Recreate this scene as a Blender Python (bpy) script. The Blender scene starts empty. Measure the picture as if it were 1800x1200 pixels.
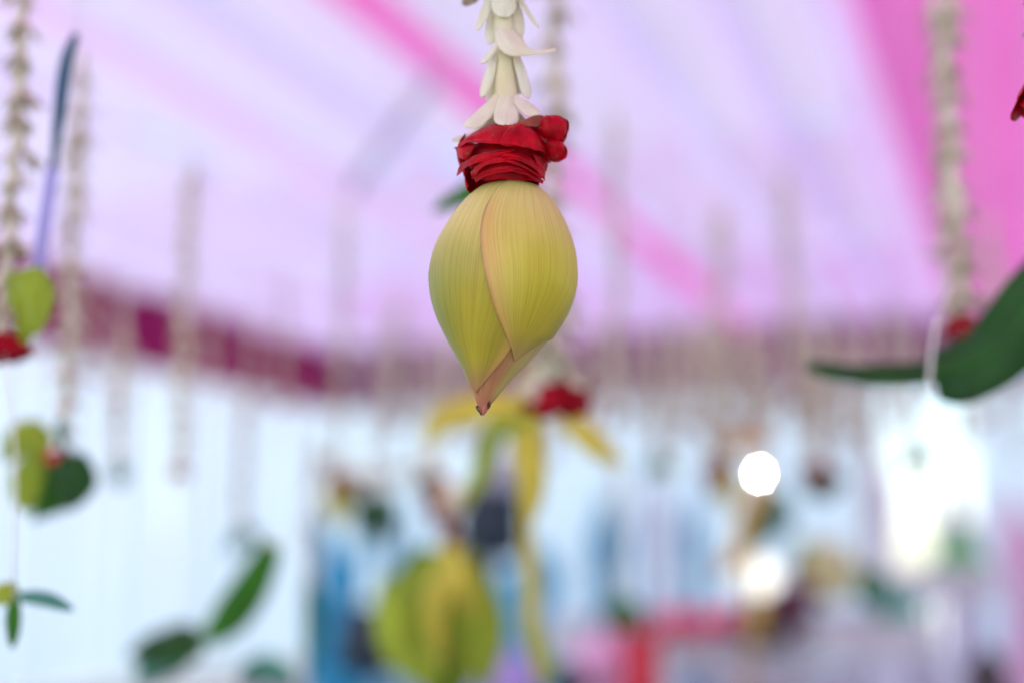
import bpy, math, random
from mathutils import Vector, noise
R = math.radians
rnd = random.Random(7)
sc = bpy.context.scene
COL = sc.collection

# ------------------------------------------------------------------ camera, sky, sun, exposure
FPX, PITCH, CAMH = 2500.0, R(9.0), 0.95
CAM = Vector((0, 0, CAMH))
FW = Vector((0, math.cos(PITCH), math.sin(PITCH))); UP = Vector((0, -math.sin(PITCH), math.cos(PITCH))); RT = Vector((1, 0, 0))
cam = bpy.data.cameras.new('camera'); camo = bpy.data.objects.new('camera', cam); COL.objects.link(camo)
camo.location = CAM; camo.rotation_euler = (R(90) + PITCH, 0, 0)
cam.lens = 50; cam.sensor_width = 36; cam.clip_start = 0.02; cam.clip_end = 2000
cam.dof.use_dof = True; cam.dof.focus_distance = 0.500; cam.dof.aperture_fstop = 2.7; cam.dof.aperture_blades = 8; cam.dof.aperture_rotation = R(12); cam.dof.aperture_ratio = 1.06
sc.camera = camo
SUN_EL, SUN_AZ = R(52), R(-128)          # azimuth from +Y towards +X
wd = bpy.data.worlds.new('World'); sc.world = wd; wd.use_nodes = True
nt = wd.node_tree; bg = nt.nodes['Background']
sky = nt.nodes.new('ShaderNodeTexSky'); sky.sky_type = 'NISHITA'; sky.sun_disc = False
sky.sun_elevation = SUN_EL; sky.sun_rotation = SUN_AZ
nt.links.new(sky.outputs[0], bg.inputs[0]); bg.inputs[1].default_value = 0.145
sl = bpy.data.lights.new('sun', 'SUN'); so = bpy.data.objects.new('sun', sl); COL.objects.link(so)
sl.energy = 4.5; sl.angle = R(0.6); sl.color = (1.0, 0.95, 0.88)
sv = Vector((math.sin(SUN_AZ) * math.cos(SUN_EL), math.cos(SUN_AZ) * math.cos(SUN_EL), math.sin(SUN_EL)))
so.rotation_euler = sv.to_track_quat('Z', 'Y').to_euler(); so.location = (0, 0, 20)
sc.view_settings.view_transform = 'Standard'; sc.view_settings.look = 'None'
sc.view_settings.gamma = 1; sc.view_settings.use_curve_mapping = False
sc.view_settings.exposure = 1.2
sc.render.engine = 'CYCLES'
sc.cycles.use_denoising = True
sc.cycles.max_bounces = 8; sc.cycles.diffuse_bounces = 5; sc.cycles.transmission_bounces = 6; sc.cycles.transparent_max_bounces = 8
sc.cycles.sample_clamp_indirect = 6

# ------------------------------------------------------------------ helpers
def ray(px, py): return FW + RT * ((px - 900) / FPX) + UP * ((600 - py) / FPX)
def at(px, py, d): return CAM + ray(px, py) * d
def on_z(px, py, z):
    r = ray(px, py); return CAM + r * ((z - CAMH) / r.z)
def lerp(a, b, t): return a + (b - a) * t
def smooth(t): t = max(0, min(1, t)); return t * t * (3 - 2 * t)
def interp(tab, x):
    """smooth interpolation through a table of (x, y) pairs (Catmull-Rom)"""
    n = len(tab)
    if x <= tab[0][0]: return tab[0][1]
    if x >= tab[-1][0]: return tab[-1][1]
    for i in range(n - 1):
        if x <= tab[i + 1][0]: break
    x0, y0 = tab[i]; x1, y1 = tab[i + 1]
    def slope(k):
        if k == 0: return (tab[1][1] - tab[0][1]) / (tab[1][0] - tab[0][0])
        if k == n - 1: return (tab[-1][1] - tab[-2][1]) / (tab[-1][0] - tab[-2][0])
        return (tab[k + 1][1] - tab[k - 1][1]) / (tab[k + 1][0] - tab[k - 1][0])
    h = x1 - x0; t = (x - x0) / h; m0 = slope(i) * h; m1 = slope(i + 1) * h
    return (2*t**3 - 3*t*t + 1) * y0 + (t**3 - 2*t*t + t) * m0 + (-2*t**3 + 3*t*t) * y1 + (t**3 - t*t) * m1
def crv(pts, t):
    """point on a Catmull-Rom curve through pts, t in 0..1"""
    n = len(pts) - 1; f = max(0, min(n - 1e-6, t * n)); i = int(f); u = f - i
    p1, p2 = pts[i], pts[i + 1]; p0 = pts[i - 1] if i else p1 * 2 - p2; p3 = pts[i + 2] if i + 2 <= n else p2 * 2 - p1
    return 0.5 * ((2 * p1) + (p2 - p0) * u + (2 * p0 - 5 * p1 + 4 * p2 - p3) * u * u + (3 * p1 - p0 - 3 * p2 + p3) * u ** 3)

class MB:
    """mesh builder with uv and colour per vertex"""
    def __init__(s): s.v = []; s.f = []; s.uv = []; s.c = []
    def add(s, p, uv=(0, 0), c=(1, 1, 1)): s.v.append(Vector(p)); s.uv.append(uv); s.c.append(c); return len(s.v) - 1
    def grid(s, fn, nu, nv, col=None):
        b = len(s.v)
        for j in range(nv + 1):
            for i in range(nu + 1):
                u, v = i / nu, j / nv
                s.add(fn(u, v), (u, v), col(u, v) if col else (1, 1, 1))
        for j in range(nv):
            for i in range(nu):
                a = b + j * (nu + 1) + i; s.f.append((a, a + 1, a + nu + 2, a + nu + 1))
        return b
    def sheet(s, fn, nu, nv, th, col=None):
        """closed thin solid: surface fn(u,v) with thickness th (normal from differences)"""
        def nrm(u, v):
            e = 1e-3; du = fn(min(1, u + e), v) - fn(max(0, u - e), v); dv = fn(u, min(1, v + e)) - fn(u, max(0, v - e))
            n = du.cross(dv); return n.normalized() if n.length > 1e-16 else Vector((0, -1, 0))
        a = s.grid(lambda u, v: fn(u, v) + nrm(u, v) * th * .5, nu, nv, col)
        b = s.grid(lambda u, v: fn(u, v) - nrm(u, v) * th * .5, nu, nv, col)
        k = (nu + 1) * (nv + 1)
        nf = nu * nv; s.f[-nf:] = [f[::-1] for f in s.f[-nf:]]
        w = nu + 1
        for i in range(nu):
            s.f.append((a + i + 1, a + i, b + i, b + i + 1)); o = nv * w
            s.f.append((a + o + i, a + o + i + 1, b + o + i + 1, b + o + i))
        for j in range(nv):
            s.f.append((a + j * w, a + (j + 1) * w, b + (j + 1) * w, b + j * w)); o = nu
            s.f.append((a + (j + 1) * w + o, a + j * w + o, b + j * w + o, b + (j + 1) * w + o))
    def ribbon(s, pts, hw, n, cup=0.0, th=0.0004, nu=6, nv=14, prof=None, col=None, ruf=0.0, seed=0.0):
        """petal or leaf: centre line pts, half width hw, facing n, cup bends the edges away from n"""
        n = Vector(n).normalized()
        prof = prof or (lambda v: max(.04, math.sin(math.pi * min(1, .12 + v * .86)) ** .7))
        def fn(u, v):
            p = crv(pts, v); t = (crv(pts, min(1, v + .01)) - crv(pts, max(0, v - .01))).normalized()
            c = t.cross(n).normalized(); m = c.cross(t).normalized(); x = 2 * u - 1
            q = p + c * (x * hw * prof(v)) - m * (cup * hw * x * x * prof(v))
            if ruf: q = q + m * ruf * noise.noise(Vector((x * 1.7 + seed, v * 3.1 + seed * 2, seed))) 
            return q
        s.sheet(fn, nu, nv, th, col)
    def tube(s, pts, r, seg=8, nv=None, cap=True, rf=None):
        nv = nv or (len(pts) - 1) * 4; b = len(s.v); ref = None
        for j in range(nv + 1):
            v = j / nv; p = crv(pts, v); t = (crv(pts, min(1, v + .01)) - crv(pts, max(0, v - .01))).normalized()
            if ref is None: ref = Vector((1, 0, 0)) if abs(t.x) < .8 else Vector((0, 1, 0))
            c = t.cross(ref).normalized(); d = t.cross(c).normalized(); rr = rf(v) if rf else r
            for i in range(seg):
                a = 2 * math.pi * i / seg; s.add(p + (c * math.cos(a) + d * math.sin(a)) * rr, (i / seg, v))
        for j in range(nv):
            for i in range(seg):
                k = (i + 1) % seg; s.f.append((b + j*seg + i, b + j*seg + k, b + (j+1)*seg + k, b + (j+1)*seg + i))
        if cap:
            s.f.append(tuple(b + i for i in range(seg))[::-1]); s.f.append(tuple(b + nv * seg + i for i in range(seg)))
    def ball(s, c, rx, ry, rz, nu=16, nv=10, wob=0.0, seed=0):
        c = Vector(c)
        def fn(u, v):
            a = 2 * math.pi * u; b = math.pi * v
            d = Vector((math.sin(b) * math.cos(a), math.sin(b) * math.sin(a), math.cos(b)))
            k = 1 + wob * noise.noise(d * 1.6 + Vector((seed, seed * 2.3, 0)))
            return c + Vector((d.x * rx, d.y * ry, d.z * rz)) * k
        s.grid(fn, nu, nv)
    def box(s, lo, hi):
        x0, y0, z0 = lo; x1, y1, z1 = hi; b = len(s.v)
        for p in ((x0,y0,z0),(x1,y0,z0),(x1,y1,z0),(x0,y1,z0),(x0,y0,z1),(x1,y0,z1),(x1,y1,z1),(x0,y1,z1)): s.add(p)
        for f in ((0,3,2,1),(4,5,6,7),(0,1,5,4),(1,2,6,5),(2,3,7,6),(3,0,4,7)): s.f.append(tuple(b + i for i in f))
    def build(s, name, mat, parent=None, smooth=True, org=None):
        org = Vector(org) if org is not None else Vector((0, 0, 0))
        me = bpy.data.meshes.new(name); me.from_pydata([p - org for p in s.v], [], s.f)
        uvl = me.uv_layers.new(name='UVMap'); ca = me.color_attributes.new('Col', 'FLOAT_COLOR', 'POINT')
        for l in me.loops: uvl.data[l.index].uv = s.uv[l.vertex_index]
        for i, c in enumerate(s.c): ca.data[i].color = (c[0], c[1], c[2], 1)
        if smooth: me.polygons.foreach_set('use_smooth', [True] * len(me.polygons))
        me.update(); me.materials.append(mat)
        return link(name, me, parent, org)
def link(name, me, parent=None, loc=(0, 0, 0)):
    """loc is in world space; things are never rotated, so a child's offset is a plain difference"""
    o = bpy.data.objects.new(name, me); COL.objects.link(o)
    if parent is not None:
        o.parent = parent; base = Vector(parent.get('_w', (0, 0, 0)))
        o.location = Vector(loc) - base
    else: o.location = loc
    o['_w'] = tuple(loc)
    return o
def tag(o, label, cat, group=None):
    o['label'] = label; o['category'] = cat
    if group: o['group'] = group
    return o
def thing(name, label, cat, loc, group=None):
    return tag(link(name, None, None, loc), label, cat, group)
def struct(o): o['kind'] = 'structure'; return o

# ------------------------------------------------------------------ materials
def new_mat(name):
    m = bpy.data.materials.new(name); m.use_nodes = True; n = m.node_tree.nodes; n.clear()
    out = n.new('ShaderNodeOutputMaterial'); return m, n, m.node_tree.links, out
def N(n, t, **kw):
    x = n.new(t)
    for k, v in kw.items():
        if k.startswith('i_'): x.inputs[int(k[2:])].default_value = v
        else: setattr(x, k, v)
    return x
def mixrgb(n, l, fac, a, b, mode='MIX'):
    x = n.new('ShaderNodeMix'); x.data_type = 'RGBA'; x.blend_type = mode
    for s, v in ((x.inputs[0], fac), (x.inputs[6], a), (x.inputs[7], b)):
        if hasattr(v, 'is_linked'): l.new(v, s)
        elif isinstance(v, (int, float)): s.default_value = v
        else: s.default_value = (*v, 1)
    return x.outputs[2]
def cloth(name, col, transl=.5, tcol=None, weave=.03):
    """thin fabric: light passes through it"""
    m, n, l, out = new_mat(name)
    tc = N(n, 'ShaderNodeTexCoord'); ns = N(n, 'ShaderNodeTexNoise'); ns.inputs['Scale'].default_value = 1.3; ns.inputs['Detail'].default_value = 4
    l.new(tc.outputs['Object'], ns.inputs['Vector'])
    c = mixrgb(n, l, ns.outputs[0], tuple(x * (1 - weave) for x in col), tuple(min(1, x * (1 + weave)) for x in col))
    d = N(n, 'ShaderNodeBsdfDiffuse'); t = N(n, 'ShaderNodeBsdfTranslucent'); mx = N(n, 'ShaderNodeMixShader', i_0=transl)
    l.new(c, d.inputs[0])
    if tcol: t.inputs[0].default_value = (*tcol, 1)
    else: l.new(c, t.inputs[0])
    l.new(d.outputs[0], mx.inputs[1]); l.new(t.outputs[0], mx.inputs[2]); l.new(mx.outputs[0], out.inputs[0]); return m
def plant(name, col, col2, rough=.5, transl=.15, scale=60, vein=None, nveins=14, veinmix=.4, bump=.1, usecol=False, sheen=0, spec=.4, blem=None, blem_at=.68, bscale=90):
    """petal / leaf skin: mottled colour, veins along the uv, a little light through it"""
    m, n, l, out = new_mat(name)
    tc = N(n, 'ShaderNodeTexCoord'); ns = N(n, 'ShaderNodeTexNoise'); ns.inputs['Scale'].default_value = scale; ns.inputs['Detail'].default_value = 5
    l.new(tc.outputs['Object'], ns.inputs['Vector'])
    rp = N(n, 'ShaderNodeMapRange', i_1=.35, i_2=.65); l.new(ns.outputs[0], rp.inputs[0])
    if usecol:
        at_ = N(n, 'ShaderNodeVertexColor', layer_name='Col')
        dk = mixrgb(n, l, 1.0, at_.outputs[0], col2, 'MULTIPLY'); c = mixrgb(n, l, rp.outputs[0], at_.outputs[0], dk)
    else: c = mixrgb(n, l, rp.outputs[0], col, col2)
    hgt = ns.outputs[0]
    if vein:
        mp = N(n, 'ShaderNodeMapping'); mp.inputs['Scale'].default_value = (nveins, .6, 1); l.new(tc.outputs['UV'], mp.inputs[0])
        vn = N(n, 'ShaderNodeTexNoise'); vn.inputs['Scale'].default_value = 1.0; vn.inputs['Detail'].default_value = 3.0; vn.inputs['Roughness'].default_value = .6
        l.new(mp.outputs[0], vn.inputs['Vector'])
        vr = N(n, 'ShaderNodeValToRGB'); e = vr.color_ramp.elements
        e[0].position = .44; e[0].color = (0, 0, 0, 1); e[1].position = .56; e[1].color = (0, 0, 0, 1)
        k = vr.color_ramp.elements.new(.50); k.color = (1, 1, 1, 1); l.new(vn.outputs[0], vr.inputs[0])
        mm = N(n, 'ShaderNodeMath', operation='MULTIPLY', i_1=veinmix); l.new(vr.outputs[0], mm.inputs[0])
        if usecol:
            vc = mixrgb(n, l, 1.0, at_.outputs[0], vein, 'MULTIPLY'); c = mixrgb(n, l, mm.outputs[0], c, vc)
        else: c = mixrgb(n, l, mm.outputs[0], c, vein)
        hgt = vn.outputs[0]
    if blem:
        bn = N(n, 'ShaderNodeTexNoise'); bn.inputs['Scale'].default_value = bscale; bn.inputs['Detail'].default_value = 6; bn.inputs['Roughness'].default_value = .7
        l.new(tc.outputs['Object'], bn.inputs['Vector'])
        br = N(n, 'ShaderNodeMapRange', i_1=blem_at, i_2=blem_at + .05); l.new(bn.outputs[0], br.inputs[0]); c = mixrgb(n, l, br.outputs[0], c, blem)
    p = N(n, 'ShaderNodeBsdfPrincipled'); l.new(c, p.inputs['Base Color']); p.inputs['Roughness'].default_value = rough
    p.inputs['Specular IOR Level'].default_value = spec
    if sheen: p.inputs['Sheen Weight'].default_value = sheen; p.inputs['Sheen Roughness'].default_value = .4
    bp = N(n, 'ShaderNodeBump'); bp.inputs['Strength'].default_value = bump; bp.inputs['Distance'].default_value = .0006
    l.new(hgt, bp.inputs['Height']); l.new(bp.outputs[0], p.inputs['Normal'])
    if transl:
        t = N(n, 'ShaderNodeBsdfTranslucent'); l.new(c, t.inputs[0]); mx = N(n, 'ShaderNodeMixShader', i_0=transl)
        l.new(p.outputs[0], mx.inputs[1]); l.new(t.outputs[0], mx.inputs[2]); l.new(mx.outputs[0], out.inputs[0])
    else: l.new(p.outputs[0], out.inputs[0])
    return m
def solid(name, col, rough=.5, metal=0, nscale=20, var=.15):
    m, n, l, out = new_mat(name); tc = N(n, 'ShaderNodeTexCoord'); ns = N(n, 'ShaderNodeTexNoise'); ns.inputs['Scale'].default_value = nscale
    l.new(tc.outputs['Object'], ns.inputs['Vector'])
    c = mixrgb(n, l, ns.outputs[0], tuple(x * (1 - var) for x in col), tuple(min(1, x * (1 + var)) for x in col))
    p = N(n, 'ShaderNodeBsdfPrincipled'); l.new(c, p.inputs['Base Color']); p.inputs['Roughness'].default_value = rough; p.inputs['Metallic'].default_value = metal
    l.new(p.outputs[0], out.inputs[0]); return m
def glow(name, col, s):
    m, n, l, out = new_mat(name); e = N(n, 'ShaderNodeEmission', i_1=s); e.inputs[0].default_value = (*col, 1); l.new(e.outputs[0], out.inputs[0]); return m

M = {}
M['ceil_white'] = cloth('white ceiling cloth', (.79, .71, .90), .165)
M['ceil_lilac'] = cloth('lilac ceiling cloth', (.77, .68, .90), .165)
M['ceil_pink'] = cloth('pink ceiling cloth', (.84, .20, .57), .165)
M['ceil_faint'] = cloth('faint pink ceiling cloth', (.80, .58, .85), .165)
M['ceil_rose'] = cloth('rose pink ceiling cloth', (.84, .30, .64), .165)
M['mauve'] = cloth('greyish mauve valance cloth', (.26, .075, .20), .10)
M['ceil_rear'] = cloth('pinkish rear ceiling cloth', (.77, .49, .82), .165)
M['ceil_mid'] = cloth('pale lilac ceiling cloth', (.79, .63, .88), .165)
M['magenta'] = cloth('magenta valance cloth', (.30, .02, .11), .08)
M['white_cur'] = cloth('white curtain cloth', (.88, .96, .97), .85)
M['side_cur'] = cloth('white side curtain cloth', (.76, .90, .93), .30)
M['warm_cur'] = cloth('off white curtain cloth', (.82, .94, .94), .65)
M['blue_cur'] = cloth('blue drape cloth', (.06, .42, .62), .4)
M['teal_cur'] = cloth('pale teal drape cloth', (.42, .70, .76), .4)
M['sky_cur'] = cloth('light blue drape cloth', (.13, .48, .64), .4)
M['pink_cur'] = cloth('pale pink drape cloth', (.86, .62, .76), .4)
M['table_cloth'] = cloth('white table cloth', (.90, .97, .95), .62)
M['ground'] = solid('pale trodden ground', (.41, .43, .40), .9, nscale=1.5)
M['tuber'] = plant('cream tuberose petal', (.86, .84, .70), (.82, .77, .54), .5, .30, 70, (.62, .60, .36), 9, .25, .1, spec=.3)
M['tuber_tube'] = plant('yellowish flower tube', (.85, .80, .55), (.80, .73, .42), .5, .30, 70, (.6, .58, .3), 9, .25, .1, spec=.3)
M['tuber_shaded'] = plant('cream blossom', (.72, .68, .52), (.50, .45, .30), .65, .10, 60, spec=.2)  # darker than the petals in focus: backlit shade mixed into the cream
M['rose'] = plant('red rose petal', (.56, .001, .010), (.28, .0005, .005), .42, .08, 110, (.20, .001, .006), 10, .35, .35, spec=.12, blem=(.16, .08, .03), blem_at=.635, bscale=190)
M['rose_dry'] = plant('dried rose petal', (.30, .05, .02), (.12, .05, .02), .7, .05, 220, bump=.4)
M['rose_far'] = plant('deep red rose', (.38, .002, .012), (.20, .001, .008), .6, .05, 80, spec=.15)
M['lotus'] = plant('lotus petal skin', (1, 1, 1), (.90, .93, .80), .42, .12, 55, (.62, .45, .28), 115, .47, .06, usecol=True, spec=.35, blem=(.42, .26, .10), blem_at=.70, bscale=130)
M['wither'] = solid('withered brown tip', (.09, .05, .03), .8, nscale=800, var=.5)
M['leaf'] = plant('dark green leaf', (.016, .075, .012), (.008, .04, .010), .42, .08, 25, (.05, .15, .03), 10, .4, .1, spec=.15)
M['leaf_mid'] = plant('mid green leaf', (.035, .19, .010), (.02, .12, .008), .5, .2, 25, (.12, .3, .06), 10, .4, .1, spec=.15)
M['leaf_lime'] = plant('yellow green leaf', (.36, .46, .03), (.26, .37, .025), .5, .25, 25, (.36, .4, .08), 10, .4, .1, spec=.15)
M['leaf_yel'] = plant('yellow strap leaf', (.76, .66, .07), (.64, .55, .05), .45, .3, 25, (.4, .4, .08), 8, .4, .1)
M['leaf_teal'] = plant('blue green leaf', (.06, .24, .16), (.04, .18, .12), .4, .2, 25)
M['thread'] = solid('cotton thread', (.7, .68, .62), .9)
M['navy'] = solid('dark navy casing', (.012, .03, .045), .6)
M['grey'] = solid('grey grille', (.45, .46, .52), .6)
M['gold'] = solid('gold painted metal', (.55, .34, .08), .4, .6)
M['brown'] = solid('brown wood', (.22, .10, .04), .6)
M['pole'] = solid('lilac grey painted pole', (.45, .43, .55), .5)
M['ribbon_d'] = cloth('dark teal ribbon', (.035, .10, .16), .1)
M['ribbon_l'] = cloth('pale lilac ribbon', (.55, .52, .85), .4)
M['red'] = solid('red satin', (.55, .01, .03), .4)
M['pinksat'] = solid('pink red satin', (.80, .05, .14), .4)
M['maroon'] = solid('maroon satin', (.11, .005, .03), .5)
M['dark'] = solid('near black lacquer', (.03, .018, .02), .5)
M['green_cone'] = solid('green paper', (.16, .48, .18), .6)
M['teal_bowl'] = solid('teal green glaze', (.03, .42, .26), .35)
M['cream_fl'] = plant('pale yellow blossom', (.82, .80, .45), (.74, .70, .34), .6, .2, 30)
M['lav'] = solid('lavender cloth', (.48, .38, .75), .7)
M['pinkcl'] = solid('pale pink cloth', (.80, .42, .62), .7)
M['bulb'] = glow('lit bulb', (1.0, .95, .87), 60)
M['bulb2'] = glow('lit frosted lamp', (1.0, .97, .88), .8)

# ------------------------------------------------------------------ the tent: ground, ceiling strips, valances, curtains
CEIL = CAMH + 2.40
PSI = math.atan(0.36)
AX = Vector((math.sin(PSI), math.cos(PSI), 0)); BX = Vector((math.cos(PSI), -math.sin(PSI), 0))
corner = on_z(575, 612, CEIL); CA, CB = corner.dot(AX), corner.dot(BX)
def AB(a, b, z): p = AX * a + BX * b; return Vector((p.x, p.y, z))
def bco(px, py): return on_z(px, py, CEIL).dot(BX)

g = MB(); g.grid(lambda u, v: Vector((lerp(-400, 400, u), lerp(-400, 400, v), 0)), 8, 8)
struct(g.build('ground', M['ground'], None, False))
ceil = struct(link('tent_ceiling', None, None, (0, 0, CEIL)))
A0c = -3.6                                                     # the cloth runs from behind the camera to the back wall
def strip(b0, b1, mat, a0=A0c, a1=None, drop=0.0, seed=0):
    a1 = a1 or CA
    k = MB()
    def fn(u, v):
        sag = .09 * math.sin(math.pi * u) + .06 * noise.noise(Vector((u * 1.5 + seed, v * 9, seed)))
        return AB(lerp(a0, a1, v), lerp(b0, b1, u), CEIL - sag - drop)
    k.grid(fn, 6, 40); return k.build('ceiling_strip', M[mat], ceil)
cuts = [(CB, 'ceil_white'), (CB + .55, 'ceil_lilac'), (CB + .80, 'ceil_white')]
def st(px0, px1, py, mat): return (bco(px0, py), mat), (bco(px1, py), 'ceil_white')
cuts += [*st(-140, -95, 60, 'ceil_lilac')]
cuts += [*st(118, 200, 60, 'ceil_faint'), *st(340, 370, 0, 'ceil_lilac'), *st(585, 698, 0, 'ceil_pink'), *st(1000, 1060, 0, 'ceil_lilac'), *st(1235, 1262, 0, 'ceil_lilac')]
cuts += [(bco(1435, 0), 'ceil_faint'), (bco(1500, 0), 'ceil_pink'), (bco(1800, 0), 'ceil_rose'), (bco(2100, 0), 'ceil_pink'), (bco(2500, 0), 'ceil_white'), (bco(2900, 0), 'ceil_pink'), (bco(3100, 0), 'ceil_white')]
cuts.sort(); B_END = CB + 16.0
for i, (b, mt) in enumerate(cuts):
    e = cuts[i + 1][0] if i + 1 < len(cuts) else B_END
    w = e - b; nn = max(1, round(w / 1.6))
    for q in range(nn):
        bb = (b + w * q / nn, b + w * (q + 1) / nn)
        if mt == 'ceil_white':          # the pale cloth has three base colours along its length, pinker towards the back wall
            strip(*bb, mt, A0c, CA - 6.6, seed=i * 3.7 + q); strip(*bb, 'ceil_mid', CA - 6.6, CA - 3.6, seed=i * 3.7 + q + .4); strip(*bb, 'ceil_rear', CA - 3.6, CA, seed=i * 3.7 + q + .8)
        else: strip(*bb, mt, seed=i * 3.7 + q)
# a pink cross swag band in front of the back wall and the left wall
def pleats(o, z0, z1, length, n_per_m, amp, seed, nv=3, flare=1.0, base=None, d=None, nrm=None):
    """pleated hanging cloth along direction d"""
    k = MB(); nu = int(length * n_per_m * 8)
    def fn(u, v):
        x = u * length
        w = math.sin(x * n_per_m * 2 * math.pi + 1.6 * noise.noise(Vector((x * 1.1, seed, 0)))) * amp * lerp(.6, flare, v)
        w += amp * 1.2 * noise.noise(Vector((x * .9, seed, v * .6)))
        p = base + d * x + nrm * w; return Vector((p.x, p.y, lerp(z1, z0, v)))
    k.grid(fn, max(8, nu), nv); return k
VZ0, VZ1 = CEIL - .72, CEIL - .02
# valances
bw = AB(CA - .2, CB + .0, 0); lw = AB(CA, CB + .2, 0)
k = pleats(None, VZ0, VZ1, 16, 3.0, .035, 3.1, base=bw, d=BX, nrm=-AX)
tag(k.build('valance', M['mauve']), 'greyish mauve pleated valance along top of the back wall of curtains', 'valance')
k = pleats(None, VZ0, VZ1, 9, 3.0, .035, 8.1, base=lw, d=-AX, nrm=BX)
tag(k.build('valance', M['magenta']), 'magenta pleated valance above white side curtains left of the hanging bud', 'valance')
# curtains: side wall
pw = 1.5
for i in range(6):
    k = pleats(None, .02, VZ0 + .12, pw - .02, 3.2, .045, i * 2.3, nv=5, base=AB(CA - i * pw, CB, 0), d=-AX, nrm=BX)
    tag(k.build('curtain', M['side_cur']), 'white pleated curtain of side wall under the magenta valance', 'curtain', 'white side wall curtains')
for i in range(11):
    half = .78 if i == 4 else 0.0       # one curtain is drawn aside, daylight shows through the gap
    k = pleats(None, .02, VZ0 + .12, pw - .02 - half, 3.2, .045, 20 + i * 2.3, nv=5, base=AB(CA, CB + i * pw + half, 0), d=BX, nrm=-AX)
    tag(k.build('curtain', M['white_cur']), 'white pleated curtain of back wall behind the hanging strands', 'curtain', 'white back wall curtains')
# slanting grey tube standing in for a frame beam's shadow on the cloth
def pole(p0, p1, r, label):
    k = MB(); k.tube([p0, (p0 + p1) / 2, p1], r, 10); return tag(k.build('beam_shadow', M['pole']), label, 'pole')
pole(on_z(775, 120, CEIL - .06), at(610, 345, 6.6), .03, 'slanting lilac grey tube as beam shadow meeting the bright pink ceiling stripe')

# ------------------------------------------------------------------ low drapes on a rail, tables and what stands on them
def drape(px0, px1, py0, d, mat, label, py1=None, group=None, z0=.03):
    a = at(px0, py0, d); b = at(px1, py0, d); z1 = a.z; L = (b - a).length
    if py1: z0 = at(px0, py1, d).z
    k = pleats(None, z0, z1, L, max(2.0, 3 / L), .03, px0 * .01, nv=14, base=Vector((a.x, a.y, 0)), d=Vector((1, 0, 0)), nrm=Vector((0, -1, 0)))
    mx = (a.x + b.x) / 2
    for q in k.v:                      # gathered: narrow at the tie, ragged at the top
        w = (q.z - z0) / (z1 - z0); f = 1 - .38 * math.exp(-((w - .62) / .22) ** 2); q.x = mx + (q.x - mx) * f * (1 + .12 * noise.noise(Vector((w * 3, px0, 0))))
        q.z -= (z1 - z0) * .10 * w * (1 + math.cos((q.x - a.x) / L * 9 + px0))
    return tag(k.build('drape', M[mat]), label, 'drape', group)
# blue and pale drapes in front of the back wall
drape(655, 735, 880, 9.0, 'teal_cur', 'pale teal drape between two blue drapes')
drape(548, 655, 905, 8.6, 'blue_cur', 'strong blue drape left of the pale teal drape')
drape(820, 1000, 955, 8.6, 'sky_cur', 'wide light blue drape under the dark navy box')
drape(1030, 1110, 865, 9.2, 'sky_cur', 'narrow light blue drape beside tall white drape')
drape(1112, 1198, 815, 9.0, 'warm_cur', 'tall white drape beside narrow turquoise drape')
drape(1200, 1238, 850, 8.8, 'blue_cur', 'narrow turquoise blue drape next to the gold lamp stand')
drape(1500, 1570, 745, 8.2, 'white_cur', 'tall bright white drape right of the gold lamp stand')
drape(1740, 1840, 850, 7.6, 'pink_cur', 'pale pink drape behind the green cone')
drape(1640, 1735, 830, 7.8, 'white_cur', 'bright white drape directly behind the green cone')
# dark box with a grey rounded head above it
o = thing('loudspeaker', 'dark navy box with rounded grey top in front of light blue drape', 'loudspeaker', at(862, 960, 7.0))
def rbox(px0, px1, py0, py1, d, depth):
    a = at(px0, py1, d); b = at(px1, py0, d); k = MB()
    cx, cz, hx, hz = (a.x + b.x) / 2, (a.z + b.z) / 2, (b.x - a.x) / 2, (b.z - a.z) / 2
    def fn(u, v):
        t = 2 * math.pi * u; c, s = math.cos(t), math.sin(t); e = .35
        x = math.copysign(abs(c) ** e, c); z = math.copysign(abs(s) ** e, s); w = math.sin(math.pi * v) ** .25 if 0 < v < 1 else 0
        return Vector((cx + hx * x * w, a.y + (v - .5) * depth, cz + hz * z * w))
    k.grid(fn, 24, 10); return k
rbox(802, 922, 846, 986, 7.0, .25).build('case', M['navy'], o)
rbox(846, 922, 792, 866, 7.05, .2).build('head', M['grey'], o)
k = MB(); p = at(862, 960, 7.0); k.tube([Vector((p.x, p.y, 0)), Vector((p.x, p.y, p.z / 2)), p], .03, 8); k.build('stand', M['navy'], o)

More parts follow.
